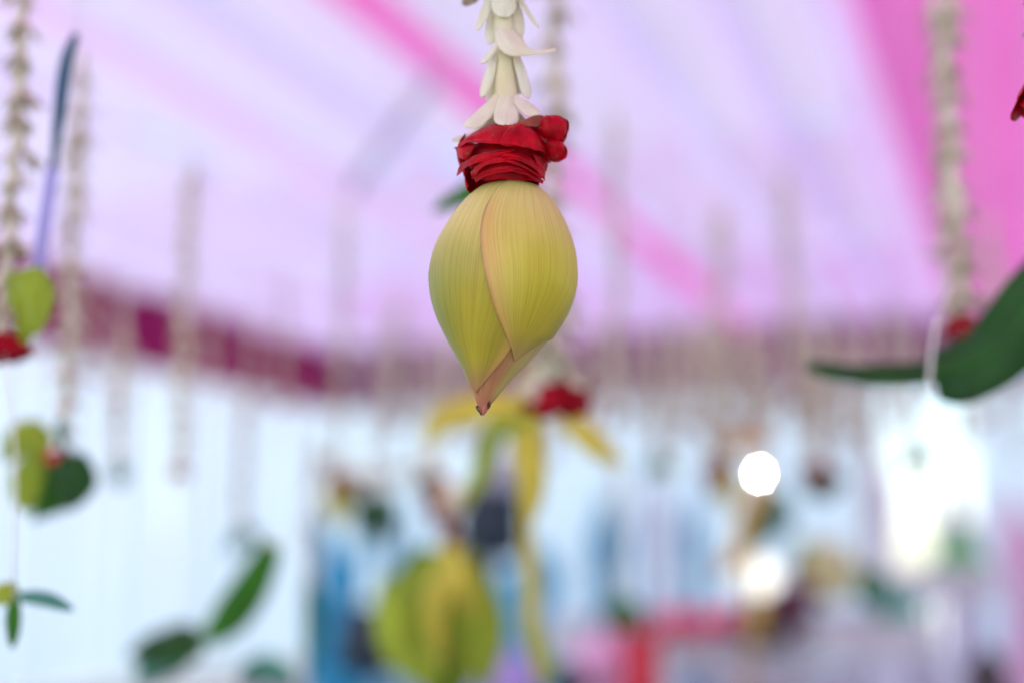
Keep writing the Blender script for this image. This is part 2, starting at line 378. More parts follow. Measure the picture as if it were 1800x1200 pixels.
def table(px0, px1, py, d, depth, label, cloth='table_cloth'):
    """table on four legs: flat top under a cloth with a short drop"""
    a = at(px0, py, d); b = at(px1, py, d); zt = a.z
    t = thing('table', label, 'table', (a.x, a.y, 0))
    k = MB(); k.box((a.x + .02, a.y + .02, zt - .03), (b.x - .02, a.y + depth - .02, zt - .005)); k.build('table_top', M['brown'], t)
    k = MB()
    per = [Vector((a.x, a.y, 0)), Vector((b.x, a.y, 0)), Vector((b.x, a.y + depth, 0)), Vector((a.x, a.y + depth, 0))]
    n = 0; ring = []
    for s in range(4):
        p, q = per[s], per[(s + 1) % 4]; m = max(6, int((q - p).length * 30)); nn = Vector((q.y - p.y, p.x - q.x, 0)).normalized()
        for i in range(m):
            ring.append((p.lerp(q, i / m), nn))
    rows = [(zt, 0), (zt - .015, .008), (zt - .05, .014), (zt - .09, .02), (zt - .13, .024)]
    for z, am in rows:
        for i, (p, nn) in enumerate(ring):
            k.add(p + nn * (am * (1 + math.sin(i * .9 + math.sin(i * .13) * 2))) + Vector((0, 0, z)))
    L = len(ring)
    for r in range(len(rows) - 1):
        for i in range(L): k.f.append((r * L + i, (r + 1) * L + i, (r + 1) * L + (i + 1) % L, r * L + (i + 1) % L))
    k.f.append(tuple(range(L)))
    k.build('tablecloth', M[cloth], t)
    for lx in (a.x + .06, b.x - .06):
        for ly in (a.y + .06, a.y + depth - .06):
            k = MB(); k.tube([Vector((lx, ly, 0)), Vector((lx, ly, zt / 2)), Vector((lx, ly, zt - .03))], .014, 8); k.build('leg', M['pole'], t)
    return t
table(1445, 1640, 1088, 4.6, .7, 'white clothed table carrying the teal bowl and yellow flowers')
table(1622, 1752, 1003, 6.0, .4, 'tall white clothed table carrying the green cone')
table(1130, 1400, 1118, 4.9, .6, 'white clothed table edged with pink red sash')
table(975, 1090, 1095, 5.6, .6, 'small pale blue white clothed table behind pink bundle')

def swag(name, pts, r, mat, label, cat):
    k = MB(); k.tube([at(*p) for p in pts], r, 10, rf=lambda v: r * (.7 + .3 * math.sin(v * 23))); return tag(k.build(name, M[mat]), label, cat)
swag('sash', [(1150, 1100, 4.85), (1190, 1092, 4.85), (1240, 1094, 4.85), (1310, 1082, 4.85)], .062, 'pinksat', 'pink red sash laid along edge of white table', 'sash')
swag('sash', [(1318, 1100, 4.7), (1355, 1092, 4.7), (1400, 1055, 4.7), (1440, 1010, 4.7)], .10, 'maroon', 'maroon sash rising beside the lit frosted lamp', 'sash')
o = thing('urn', 'near black round urn at end of the maroon sash', 'urn', at(1340, 1118, 4.75))
k = MB(); k.ball(at(1345, 1098, 4.70), .10, .10, .085); k.build('body', M['dark'], o)
k = MB(); k.tube([at(1345, 1062, 4.70), at(1345, 1054, 4.70), at(1345, 1046, 4.70)], .045, 12); k.build('neck', M['dark'], o)
# red post with a tuft of leaves
o = thing('post', 'bright red post topped with green leaves before white table', 'post', at(1120, 1200, 4.2))
b0 = at(1125, 1110, 4.2); k = MB(); k.tube([Vector((b0.x, b0.y, 0)), Vector((b0.x, b0.y, b0.z / 2)), b0], .06, 12); k.build('shaft', M['red'], o)
b1 = at(1104, 1118, 4.3); k = MB(); k.tube([Vector((b1.x, b1.y, 0)), Vector((b1.x, b1.y, b1.z / 2)), b1], .02, 12); k.build('side_rod', M['brown'], o)
for q in range(5):
    k = MB(); e = at(1096 + 10 * q, 1066 + 7 * abs(q - 2), 4.2 + .03 * (q % 2)); k.ribbon([b0, (b0 + e) / 2 + Vector((0, 0, .02)), e], .02, (0, -1, .2), .2, .001); k.build('leaf', M['leaf_mid'], o)
# bundles low at the bottom edge
def bundle(px, py, d, rx, rz, mat, label, seed):
    c = at(px, py, d); k = MB(); k.ball(c, rx, rx * .8, rz, 24, 16, .5, seed); t = tag(k.build('cloth_bundle', M[mat]), label, 'cloth'); return t
bundle(885, 1195, 4.6, .10, .09, 'lav', 'lavender cloth bundle at the low edge below the blue drape', 3)
bundle(1058, 1185, 4.4, .085, .12, 'pinkcl', 'pale pink cloth bundle left of the red post', 5)
bundle(1000, 1200, 4.2, .07, .05, 'navy', 'dark navy cloth bundle between lavender and pink bundles', 9)
bundle(650, 1130, 6.5, .15, .16, 'navy', 'dark blue cloth bundle at foot of the strong blue drape', 12)
# green cone, teal bowl, dark bottle
o = thing('paper_cone', 'green paper cone standing on tall white table', 'cone', at(1687, 1000, 6.2))
base = at(1687, 998, 6.2); k = MB()
k.grid(lambda u, v: base + Vector((math.cos(2 * math.pi * u) * lerp(.03, .14, v), math.sin(2 * math.pi * u) * lerp(.03, .14, v), lerp(.19, 0, v))), 20, 8); k.build('cone_body', M['green_cone'], o)
k = MB(); k.ball(base + Vector((0, 0, .195)), .036, .032, .02); k.build('cone_tip', M['teal_bowl'], o)
o = thing('bowl', 'teal green round bowl beside leaf sprig on white table', 'bowl', at(1578, 1090, 4.7))
c = at(1578, 1066, 4.7); k = MB()
def bowl(u, v):
    t = 2 * math.pi * u; rr, zz = [(.004, -.055), (.04, -.055), (.08, -.02), (.088, .03), (.082, .032), (.07, -.015), (.03, -.045), (.004, -.046)][min(7, int(v * 7 + .5))]
    return c + Vector((math.cos(t) * rr, math.sin(t) * rr, zz))
k.grid(bowl, 24, 7); k.build('bowl_body', M['teal_bowl'], o)
k = MB(); k.ball(c + Vector((0, 0, .026)), .075, .075, .016); k.build('filling', M['leaf_teal'], o)
o = thing('leaf_sprig', 'small green sprig leaning left of the teal bowl', 'plant', at(1555, 1085, 4.75))
for q, (x, y) in enumerate(((1518, 1010), (1535, 1005), (1548, 1025), (1508, 1030))):
    s0 = at(1556, 1080, 4.75); e = at(x, y, 4.75); k = MB(); k.ribbon([s0, (s0 + e) / 2 + Vector((.01, 0, .01)), e], .028, (0, -1, .1), .2, .001); k.build('leaf', M['leaf_teal' if q % 2 else 'leaf_mid'], o)
o = thing('bottle', 'dark bottle with brown body at the table front', 'bottle', at(1735, 1230, 3.6))
c = at(1735, 1165, 3.6); k = MB()
k.grid(lambda u, v: c + Vector((math.cos(2 * math.pi * u) * interp([(0, .016), (.15, .042), (.3, .05), (1, .06)], v), math.sin(2 * math.pi * u) * interp([(0, .016), (.15, .042), (.3, .05), (1, .06)], v), lerp(.03, -.14, v))), 20, 14); k.build('glass_body', M['dark'], o)
k = MB(); k.tube([c + Vector((0, 0, .028)), c + Vector((0, 0, .034)), c + Vector((0, 0, .04))], .014, 12); k.build('cap', M['navy'], o)

# gold lamp stand with lit bulb, leaves and a second frosted lamp
o = thing('lamp_stand', 'gold lamp stand with one bright lit bulb', 'lamp', at(1300, 1000, 3.0))
bl = at(1335, 832, 3.0)
k = MB(); k.ball(bl, .005, .005, .006); k.build('bulb', M['bulb'], o)
k = MB(); k.tube([bl + Vector((0, .01, -.016)), bl + Vector((0, .02, -.05)), bl + Vector((-.01, .02, -.08))], .03, 12, rf=lambda v: lerp(.016, .034, v)); k.build('socket', M['gold'], o)
k = MB(); k.tube([at(1318, 900, 3.02), at(1310, 940, 3.02), at(1290, 985, 3.02), at(1262, 1002, 3.02)], .02, 12, rf=lambda v: .026 - .008 * v); k.build('arm', M['gold'], o)
k = MB(); k.tube([at(1312, 935, 3.03), at(1318, 1080, 3.03), at(1318, 1330, 3.03)], .006, 10); k.build('post', M['gold'], o)
k = MB(); k.ball(at(1262, 822, 3.05), .035, .03, .045, 16, 10, .4, 3); k.build('ornament', M['brown'], o)
k = MB(); k.ball(at(1312, 775, 3.05), .05, .03, .022, 16, 10, .5, 6); k.build('ornament', M['gold'], o)
for q, (x0, y0, x1, y1) in enumerate(((1325, 900, 1380, 870), (1330, 910, 1345, 960))):
    k = MB(); a, b = at(x0, y0, 3.0), at(x1, y1, 3.0); k.ribbon([a, (a + b) / 2 + Vector((0, -.01, .01)), b], .026, (0, -1, .2), .2, .001); k.build('leaf', M['leaf_teal'], o)
o = thing('frosted_lamp', 'round frosted lamp glowing above the maroon sash', 'lamp', at(1338, 1060, 3.6))
k = MB(); k.ball(at(1335, 1012, 3.6), .055, .055, .045); k.build('globe', M['bulb2'], o)
k = MB(); p = at(1335, 1036, 3.6); k.tube([p, Vector((p.x, p.y, p.z - .05)), Vector((p.x, p.y, p.z - .12))], .012, 10); k.build('stem', M['gold'], o)
o = thing('bouquet', 'round pale yellow flower bouquet right of the frosted lamp', 'flowers', at(1462, 1060, 4.6))
for q in range(16):
    k = MB(); an = q * 2.4; rr = .075 * math.sqrt(q / 16); k.ball(at(1464, 1000, 4.65) + Vector((rr * math.cos(an), -.02 + .02 * (q % 3), rr * 1.1 * math.sin(an))), .034, .034, .03, 12, 8, .5, q); k.build('blossom', M['cream_fl'], o)
k = MB(); k.ball(at(1424, 975, 4.7), .045, .04, .05, 12, 8, .5, 30); k.build('foliage', M['leaf_lime'], o)

# ------------------------------------------------------------------ strung flowers: shared shapes
def flower_mb(k, org, sc_, yaw, tilt=0.0, npet=6, nu=4, nv=6, seed=0):
    """one tuberose blossom hanging mouth down: tube then flaring petals"""
    r = random.Random(seed); org = Vector(org); cy, sy = math.cos(yaw), math.sin(yaw)
    def W(x, y, z):
        x2 = x + z * tilt * -1
        return org + Vector(((x2 * cy - y * sy), (x2 * sy + y * cy), z)) * sc_
    k.tube([W(0, 0, .006), W(0, 0, -.006), W(0, 0, -.020)], .003, 8, 6, rf=lambda v: sc_ * lerp(.0018, .0042, smooth(v)))
    for q in range(npet):
        a = 2 * math.pi * q / npet + r.uniform(-.25, .25); fl = r.uniform(.45, 1.25); ln = r.uniform(.85, 1.1)
        c, s = math.cos(a), math.sin(a)
        pts = [W(c * .003, s * .003, -.017), W(c * (.004 + .004 * fl), s * (.004 + .004 * fl), -.017 - .006 * ln), W(c * (.004 + .010 * fl), s * (.004 + .010 * fl), -.017 - .012 * ln)]
        nrm = Vector((c * cy - s * sy, c * sy + s * cy, .6))
        k.ribbon(pts, .0036 * sc_, nrm, .25, .0004 * sc_, nu, nv, prof=lambda v: (.6 + .4 * v) * math.sqrt(max(.03, 1 - max(0, (v - .7) / .31) ** 2)))
def rose_parts(c, r, h, n, seed):
    """petal surfaces of a squashed rose round c, mouth down: list of functions"""
    rr = random.Random(seed); fs = []
    for q in range(n):
        lay = q / n; a0 = q * 2.4 + rr.uniform(-.2, .2); rad = r * lerp(.35, .95, lay); hw = lerp(1.3, .85, lay); tp = h * rr.uniform(.25, .5); bt = -h * lerp(.5, .3, lay) * rr.uniform(.8, 1.2); sd = rr.uniform(0, 50)
        def fn(u, v, a0=a0, rad=rad, hw=hw, tp=tp, bt=bt, sd=sd, lay=lay):
            x = 2 * u - 1; a = a0 + x * hw * (1 - .3 * v * v)
            z = lerp(tp, bt + .25 * h * x * x * v, v); q_ = rad * (.55 + .55 * math.sin(v * 1.9)) + r * .22 * lay * smooth((v - .6) / .4)
            q_ *= 1 + .12 * noise.noise(Vector((x * 2 + sd, v * 3, sd)))
            return c + Vector((math.cos(a) * q_, math.sin(a) * q_, z))
        fs.append(fn)
    return fs
def rose(parent, c, r, h, seed, mat='rose_far', n=12, nm='rose'):
    k = MB(); c = Vector(c)
    for fn in rose_parts(c, r, h, n, seed): k.sheet(fn, 8, 6, r * .025)
    k.ball(c, r * .5, r * .5, h * .4, 12, 8)
    return k.build(nm, M[mat], parent)
FLM = []
for q in range(4):
    k = MB(); flower_mb(k, (0, 0, 0), 1.0, q, 0, 6, 4, 6, q); o = k.build('blossom', M['tuber_shaded']); FLM.append(o.data); bpy.data.objects.remove(o)
def lean_path(bot, top_z, lean):
    return lambda z: Vector((bot.x + lean * (z - bot.z), bot.y, z))
def thread(parent, path, z0, z1, r=.0006):
    k = MB(); k.tube([path(z0), path((z0 + z1) / 2), path(z1)], r, 6, 6); return k.build('thread', M['thread'], parent)
def strand_objs(parent, path, z0, z1, scale=1.0, pitch=.0205, seed=0, jit=.0):
    """single blossoms as parts"""
    r = random.Random(seed); z = z0 + .012 * scale; q = 0
    while z < z1:
        p = path(z) + Vector((r.uniform(-jit, jit), r.uniform(-jit, jit), 0))
        o = link('blossom', FLM[q % 4], parent, p); o.scale = (scale * r.uniform(.9, 1.1),) * 3
        o.rotation_euler = (r.uniform(-.12, .12), r.uniform(-.12, .12), r.uniform(0, 6.28)); z += pitch * scale * r.uniform(.92, 1.08); q += 1
def strand_mesh(parent, path, z0, z1, scale=1.0, pitch=.018, seed=0, jit=.002):
    r = random.Random(seed); k = MB(); z = z0 + .012 * scale; q = 0
    while z < z1:
        p = path(z) + Vector((r.uniform(-jit, jit), r.uniform(-jit, jit), 0)); flower_mb(k, p, scale, r.uniform(0, 6.28), r.uniform(-.15, .15), 5, 2, 3, seed * 100 + q); z += pitch * scale; q += 1
    return k.build('blossom_string', M['tuber_shaded'], parent)
def leaf(parent, pts, hw, mat, n=(0, -1, .25), cup=.25, seed=1.0, nm='leaf', th=.0006, prof=None, midrib=False):
    k = MB(); k.ribbon([at(*p) for p in pts], hw, n, cup, th, 8, 18, ruf=hw * .25, seed=seed, prof=prof); o = k.build(nm, M[mat], parent)
    if midrib:
        k = MB(); k.tube([at(*p) + Vector((0, -.0006, 0)) for p in pts], hw * .05, 6, 20, rf=lambda v: hw * lerp(.06, .02, v)); k.build('midrib', M['leaf_mid'], o)
    return o
def garland(px, py, d, py_top, label, group=None, rose_r=.017, lean=0.0, detail=False, scale=1.0, seed=1, rose_mat='rose_far', jit=.002, top=None):
    bot = at(px, py, d); zt = at(px, py_top, d).z; zt = min(zt, CEIL - .15)
    t = thing('flower_garland', label, 'garland', bot, group); path = lean_path(bot, CEIL, lean)
    thread(t, path, bot.z - .002, CEIL - .04)
    z0 = bot.z + rose_r * .5
    if detail: strand_objs(t, path, z0, zt, scale, seed=seed, jit=jit)
    else: strand_mesh(t, path, z0, zt, scale, seed=seed, jit=jit)
    if rose_r: rose(t, bot + Vector((0, 0, -rose_r * .2)), rose_r, rose_r * 1.1, seed, rose_mat)
    return t, bot, path
# faint far strands
FAR = 'pale blossom strand ending in small red rose before the greyish mauve valance'
far = [(150, 655, 2.3, 455), (205, 690, 2.6, 480), (497, 705, 2.6, 470), (440, 712, 3.0, 520), (660, 720, 3.2, 560), (700, 740, 3.6, 520), (755, 742, 3.4, 560), (820, 760, 3.5, 560), (1040, 735, 3.0, 570),
       (1150, 735, 3.4, 600), (1205, 740, 3.0, 560), (1272, 735, 2.6, 330), (1335, 740, 3.2, 560), (1395, 700, 2.6, 270), (1455, 725, 3.3, 560), (1510, 745, 3.0, 590), (1580, 735, 3.4, 560), (1745, 560, 2.2, 380), (370, 660, 3.0, 500), (1120, 760, 3.8, 560), (1240, 750, 3.6, 540), (1310, 770, 3.8, 560), (1430, 770, 3.8, 560), (1490, 760, 3.6, 580)]
fr = random.Random(12)
far += [(x + fr.uniform(-12, 12), fr.uniform(700, 800), fr.uniform(3.0, 5.2), fr.uniform(500, 610)) for x in range(690, 1800, 38)]
for i, (x, y, d, yt) in enumerate(far):
    garland(x, y, d, yt, FAR if x > 680 else FAR.replace('before the greyish mauve valance', 'before the magenta side valance'), 'far flower strands' if x > 680 else 'strands before the side wall', .016, seed=40 + i, scale=1.1 if x < 680 else 1.75, rose_mat='rose_far', jit=.003 if x < 680 else .008)
garland(315, 822, 1.45, 240, 'blurred cream strand with small rose before magenta valance and white side curtains', None, .010, seed=5, scale=1.15, jit=.003)
t, b, _ = garland(598, 838, 2.1, 330, 'blurred cream strand with rose and yellow tuft above strong blue drape', None, .022, seed=6, scale=1.2, jit=.004)
leaf(t, [(598, 850, 2.1), (592, 885, 2.1), (588, 925, 2.1)], .02, 'leaf_yel'); leaf(t, [(605, 850, 2.1), (640, 890, 2.1), (660, 930, 2.1)], .014, 'leaf')
garland(1088, 725, 1.8, 170, 'blurred cream strand crossing the pink ceiling stripe right of the lotus bud', None, .008, seed=8, scale=1.0, jit=.003)
t, b, _ = garland(1420, 822, 2.6, 600, 'blurred strand ending in red rose and dark green leaf right of lit bulb', None, .026, seed=11, scale=1.0, jit=.003)
leaf(t, [(1425, 825, 2.6), (1440, 845, 2.6), (1450, 875, 2.6)], .03, 'leaf'); 
t, b, _ = garland(1728, 735, 1.9, 700, 'short blurred strand with red rose under the large dark leaf', None, .012, seed=12)
# drooping flower swag
k = MB()
for q in range(40):
    u = q / 39; p = at(lerp(560, 770, u), 800 + 40 * math.sin(math.pi * u) - 20 * u, 3.2); flower_mb(k, p, 1.1, q * 1.7, 0, 5, 2, 3, q)
tag(k.build('flower_swag', M['tuber_shaded']), 'blurred drooping cream flower swag left of yellow strap leaves', 'garland')

# mid distance garlands that end in a bunch of leaves
def leaf_garland(px, py, d, leaves, label, rose_r=0, rose_mat='rose_far', top=None):
    t, b, _ = garland(px, py, d, top if top is not None else py - 260, label, None, rose_r, seed=int(px), scale=1.15, jit=.004, rose_mat=rose_mat)
    for q, (dx, dy, hw, mat) in enumerate(leaves):
        leaf(t, [(px, py, d), (px + dx * .5 + 6, py + dy * .45, d - .02), (px + dx, py + dy, d)], hw, mat, n=(.15 * (-1) ** q, -1, .2), seed=q + px)
leaf_garland(655, 870, 2.2, [(-25, 80, .024, 'leaf'), (25, 85, .022, 'leaf'), (45, 30, .016, 'leaf_teal')], 'blurred strand ending in dark green leaf bunch above pale teal drape')
leaf_garland(762, 832, 2.0, [(-10, 70, .02, 'rose_dry'), (18, 110, .022, 'rose_dry'), (-35, 25, .014, 'leaf')], 'blurred strand ending in withered brown petals over the hanging green bud', .016, 'rose_dry')
leaf_garland(1352, 885, 3.3, [(-10, 75, .035, 'leaf'), (35, 45, .036, 'leaf_teal'), (-50, 95, .03, 'leaf_yel')], 'blurred strand with green and yellow leaves right under the lit bulb', .0)
leaf_garland(1440, 825, 2.4, [(-20, 45, .03, 'leaf'), (14, 55, .032, 'leaf')], 'blurred strand with dark leaves and maroon rose by bright white drape', .026)
leaf_garland(1262, 815, 2.4, [(-8, 60, .022, 'rose_dry'), (22, 85, .018, 'leaf_yel')], 'blurred strand with brown rose left of the lit bulb', .026, 'rose_dry')
leaf_garland(205, 815, 1.6, [(2, 40, .010, 'leaf_teal')], 'blurred strand ending in one small blue green leaf before white side curtains', .0)
leaf_garland(545, 1010, 2.0, [(-4, 190, .012, 'leaf_teal'), (8, 150, .010, 'leaf')], 'blurred long strand with slender drooping leaf left of strong blue drape', .0)
leaf_garland(425, 930, 2.2, [(-25, 40, .016, 'leaf_teal'), (25, 30, .012, 'leaf_teal')], 'blurred faint strand with small blue green leaves above the leaf pair', .0)
leaf_garland(1528, 1000, 2.6, [(-12, 60, .024, 'leaf_mid'), (30, 75, .024, 'leaf_teal')], 'blurred strand with green leaves dangling before the teal bowl', .0)
leaf_garland(1085, 1050, 2.6, [(-8, 60, .024, 'leaf_mid'), (25, 60, .022, 'leaf')], 'blurred strand with green leaves dangling before the red post', .0)
leaf_garland(1160, 800, 2.8, [(-30, 40, .018, 'leaf_teal'), (20, 40, .014, 'leaf_lime')], 'blurred strand with small leaves in front of tall white drape', .018)
leaf_garland(1610, 790, 2.6, [(-20, 45, .02, 'leaf'), (25, 40, .016, 'leaf_teal')], 'blurred strand with rose and leaves between two bright white drapes', .02)
# left garland, close to the hanging bud
t, b, path = garland(6, 600, .72, -160, 'cream blossom strand with red rose and long thread to leaf cross', None, .014, lean=0.0, detail=True, seed=21, scale=.82, rose_mat='rose_far', jit=.0012)
k = MB(); k.tube([b, at(28, 800, .66), at(24, 1046, .68)], .0005, 6); k.build('thread', M['thread'], t)
leaf(t, [(30, 1046, .68), (80, 1052, .675), (128, 1070, .67)], .0035, 'leaf_teal'); leaf(t, [(25, 1050, .68), (22, 1095, .68), (21, 1138, .68)], .0038, 'leaf_mid'); leaf(t, [(24, 1050, .68), (8, 1042, .68), (-30, 1048, .68)], .006, 'leaf_lime')
leaf(t, [(52, 470, .70), (66, 520, .70), (60, 590, .70)], .008, 'leaf_lime'); leaf(t, [(25, 478, .72), (45, 540, .72), (40, 610, .72)], .008, 'leaf_lime')
# second left garland with leaves
t, b, path = garland(108, 800, .98, 30, 'cream blossom strand ending in rose held by glossy green leaves', None, .016, detail=True, seed=22, scale=.92, rose_mat='rose_far', jit=.0012)
leaf(t, [(112, 812, .93), (104, 850, .92), (58, 914, .92)], .022, 'leaf_mid', n=(.2, -1, .1), prof=lambda v: max(.05, math.sin(math.pi * min(1, .25 + v * .74)) ** 1.2)); leaf(t, [(135, 812, .94), (132, 850, .94), (98, 902, .94)], .012, 'leaf', prof=lambda v: max(.05, math.sin(math.pi * min(1, .25 + v * .74)) ** 1.2)); leaf(t, [(125, 795, .89), (128, 845, .89), (120, 895, .89)], .013, 'leaf')
leaf(t, [(85, 790, .89), (40, 765, .89), (8, 810, .89)], .012, 'leaf_lime'); leaf(t, [(60, 800, .90), (42, 850, .90), (48, 900, .90)], .011, 'leaf_lime')
leaf(t, [(104, 735, .88), (108, 760, .88), (112, 800, .88)], .003, 'leaf_teal')
# ribbon hanging between them
o = thing('ribbon', 'narrow ribbon, dark teal above and pale lilac below, between two flower strands', 'ribbon', at(66, 470, .74))
k = MB(); k.ribbon([at(134, 60, .74), at(116, 110, .74), at(104, 200, .74), at(93, 296, .74)], .0036, (0, -1, 0), .1, .0003, 4, 24, prof=lambda v: .55 + .45 * math.sin(math.pi * min(1, v * 1.1))); k.build('dark_length', M['ribbon_d'], o)
k = MB(); k.ribbon([at(93, 294, .74), at(80, 380, .74), at(66, 480, .74)], .0032, (.3, -1, 0), .1, .0003, 4, 24, prof=lambda v: 1); k.build('pale_length', M['ribbon_l'], o)
p = at(134, 62, .74); k = MB(); k.tube([p, Vector((p.x, p.y, 1.8)), Vector((p.x, p.y, CEIL - .04))], .0005, 6); k.build('thread', M['thread'], o)
# leaf pair hanging low
o = thing('leaf_pendant', 'hanging pair of leaves, bright green blade and dark broad leaf', 'leaves', at(340, 1130, 1.300))
leaf(o, [(480, 958, 1.300), (440, 1035, 1.300), (395, 1095, 1.300), (352, 1128, 1.300)], 0.0182, 'leaf_mid', n=(.4, -1, .1)); leaf(o, [(486, 952, 1.313), (468, 972, 1.313), (455, 995, 1.313)], 0.0091, 'leaf_yel')
leaf(o, [(360, 1130, 1.300), (300, 1128, 1.300), (225, 1150, 1.300)], 0.0221, 'leaf', n=(0, -1, 0.650)); leaf(o, [(345, 1130, 1.326), (290, 1150, 1.326), (235, 1200, 1.326)], 0.0208, 'leaf_teal', n=(0, -1, 0.390))
leaf(o, [(420, 1190, 1.365), (470, 1175, 1.365), (520, 1205, 1.365)], 0.0156, 'leaf_teal')
p = at(350, 1130, 1.300); k = MB(); k.tube([p, Vector((p.x, p.y, 1.8)), Vector((p.x, p.y, CEIL - .04))], .0004, 6); k.build('thread', M['thread'], o)
# garland right behind the bud: rose and yellow strap leaves
t, b, path = garland(978, 690, .92, -260, 'blurred strand behind the lotus bud ending in rose with yellow strap leaves', None, .023, lean=.0, detail=True, seed=23, scale=1.05, rose_mat='rose_far', jit=.0014)
rose(t, b + Vector((.010, -.002, .004)), .012, .014, 77, 'rose_far')
for q, (x, y, sc_) in enumerate(((974, 480, 1.4), (970, 530, 1.6), (972, 580, 1.7), (966, 600, 1.6))):
    o = link('blossom', FLM[q], t, at(x, y - 16, .93)); o.scale = (sc_,) * 3; o.rotation_euler = (.1, .1 * (q - 1), q * 2.0)
Y = 1.2
leaf(t, [(960, 712, Y), (860, 712, Y), (780, 735, Y), (745, 780, Y)], 0.0143, 'leaf_yel'); leaf(t, [(950, 715, Y), (870, 760, Y), (845, 830, Y), (812, 890, Y)], 0.0097, 'leaf_lime')
leaf(t, [(935, 650, Y), (925, 760, Y), (935, 850, Y), (925, 930, Y)], 0.0143, 'leaf_yel'); leaf(t, [(985, 735, Y), (1020, 755, Y), (1060, 790, Y), (1095, 815, Y)], 0.0117, 'leaf_yel')
leaf(t, [(905, 715, Y), (885, 735, Y), (872, 765, Y)], 0.0117, 'leaf_lime'); leaf(t, [(925, 920, 1.4), (935, 1020, 1.4), (932, 1100, 1.4), (955, 1215, 1.4)], 0.0091, 'leaf_yel')
leaf(t, [(940, 1090, 1.4), (955, 1150, 1.4), (975, 1200, 1.4)], 0.0078, 'leaf_lime')
leaf(t, [(950, 330, .90), (850, 338, .90), (790, 362, .90)], .0075, 'leaf', n=(0, -1, .6))
leaf(t, [(880, 312, .85), (815, 338, .85), (760, 372, .85)], .0075, 'leaf_mid', n=(0, -1, .6))
# lower pendant: brown rose over a green and yellow bud
t = thing('bud_garland', 'blurred hanging bud with green and yellow petals under a brownish rose', 'garland', at(785, 930, 1.624))
b = at(788, 930, 1.624); k = MB(); k.tube([b, Vector((b.x - .01, b.y, 1.9)), Vector((b.x - .01, b.y, CEIL - .04))], .0006, 6); k.build('thread', M['thread'], t)
rose(t, at(775, 905, 1.624), .014, .02, 9, 'rose_dry'); rose(t, at(792, 945, 1.624), .013, .02, 10, 'rose_dry'); k = MB(); k.ball(at(800, 875, 1.653), .017, .017, .02, 14, 10, .4, 4); k.build('cream_blossom', M['tuber_shaded'], t)
D = 1.624
leaf(t, [(785, 965, D), (730, 1040, D), (712, 1120, D), (770, 1205, D)], 0.0348, 'leaf_lime', prof=lambda v: .25 + .75 * math.sin(math.pi * min(1, v * .95)))
leaf(t, [(760, 965, 1.667), (725, 1090, 1.667), (790, 1240, 1.667)], 0.0348, 'leaf_mid')
leaf(t, [(785, 955, 1.595), (812, 1030, 1.581), (830, 1080, 1.595)], 0.0125, 'leaf_yel'); leaf(t, [(800, 965, 1.595), (765, 1060, 1.581), (775, 1165, 1.595)], 0.0125, 'leaf_yel')
leaf(t, [(800, 965, 1.70), (792, 1080, 1.70), (800, 1230, 1.70)], .045, 'leaf_lime')
leaf(t, [(800, 975, 1.638), (845, 1090, 1.638), (850, 1215, 1.638)], 0.0290, 'leaf_lime'); leaf(t, [(690, 1010, 1.740), (705, 1110, 1.740), (740, 1200, 1.740)], 0.0290, 'leaf_lime')
# right garland with two big leaves
t, b, path = garland(1692, 566, .88, -120, 'double blossom strand with red rose above large dark green leaves', None, .0145, detail=True, seed=24, scale=.92, rose_mat='rose_far', jit=.0015)
b2 = at(1672, 545, 1.0); strand_objs(t, lean_path(b2, CEIL, 0), b2.z, at(1672, -100, 1.0).z, .9, seed=31, jit=.0015); thread(t, lean_path(b2, CEIL, 0), b2.z - .01, CEIL - .04)
leaf(t, [(1640, 655, .76), (1690, 648, .76), (1760, 605, .75), (1835, 500, .74), (1890, 400, .74)], .0185, 'leaf', n=(-.1, -1, .3), prof=lambda v: min(1, .75 + v) * (1 - max(0, v - .5) ** 2 * 2.5), midrib=True)
leaf(t, [(1645, 648, .80), (1560, 655, .81), (1480, 652, .82), (1420, 640, .83)], .0085, 'leaf', n=(0, -1, .5), prof=lambda v: 1 - .45 * v ** 2, midrib=True)
k = MB(); k.tube([at(1648, 560, .74), at(1638, 620, .74), at(1632, 690, .74)], .0010, 8); k.build('pale_stem', M['thread'], t)

# ------------------------------------------------------------------ the hanging lotus bud in focus, its rose collar and blossoms
Y0 = at(885, 480, .517).y
SC = .517 / FPX
def HP(px, py, d=0.0):
    """pixel on the upright plane through the garland, moved d hundredths back"""
    r = ray(px, py); p = CAM + r * (Y0 / r.y); return p + Vector((0, d * SC, 0))
hero = thing('flower_garland', 'sharp hanging lotus bud with crimson rose collar under white blossoms', 'garland', HP(848, 728))
# --- bud
OUT_L = [(326, 862), (331, 848), (340, 835), (350, 823), (360, 814), (380, 798), (400, 785), (425, 771), (450, 761.5), (480, 756), (500, 756.5), (520, 759), (540, 764), (560, 771), (580, 780), (600, 790), (620, 801), (640, 811), (660, 820), (680, 828), (700, 835), (715, 840), (728, 847)]
OUT_R = [(326, 925), (331, 941), (340, 953), (350, 963), (360, 971), (380, 983), (400, 993), (425, 1002), (450, 1008), (480, 1010.5), (500, 1010), (520, 1006), (540, 999), (560, 989), (580, 977), (600, 963), (620, 945), (640, 927), (660, 907), (680, 889), (700, 872), (715, 860), (728, 850)]
def cen(y): return (interp(OUT_L, y) + interp(OUT_R, y)) / 2
def hal(y): return (interp(OUT_R, y) - interp(OUT_L, y)) / 2
def S(y, phi, o=0.0):
    a = max(.6, hal(y)); k = 1 - .25 * smooth((y - 640) / 90)
    return HP(cen(y) + (a + o) * math.cos(phi), y, -(a * .96 * k + o) * math.sin(phi))
def phi_of(x, y): return math.acos(max(-1, min(1, (x - cen(y)) / max(.6, hal(y)))))
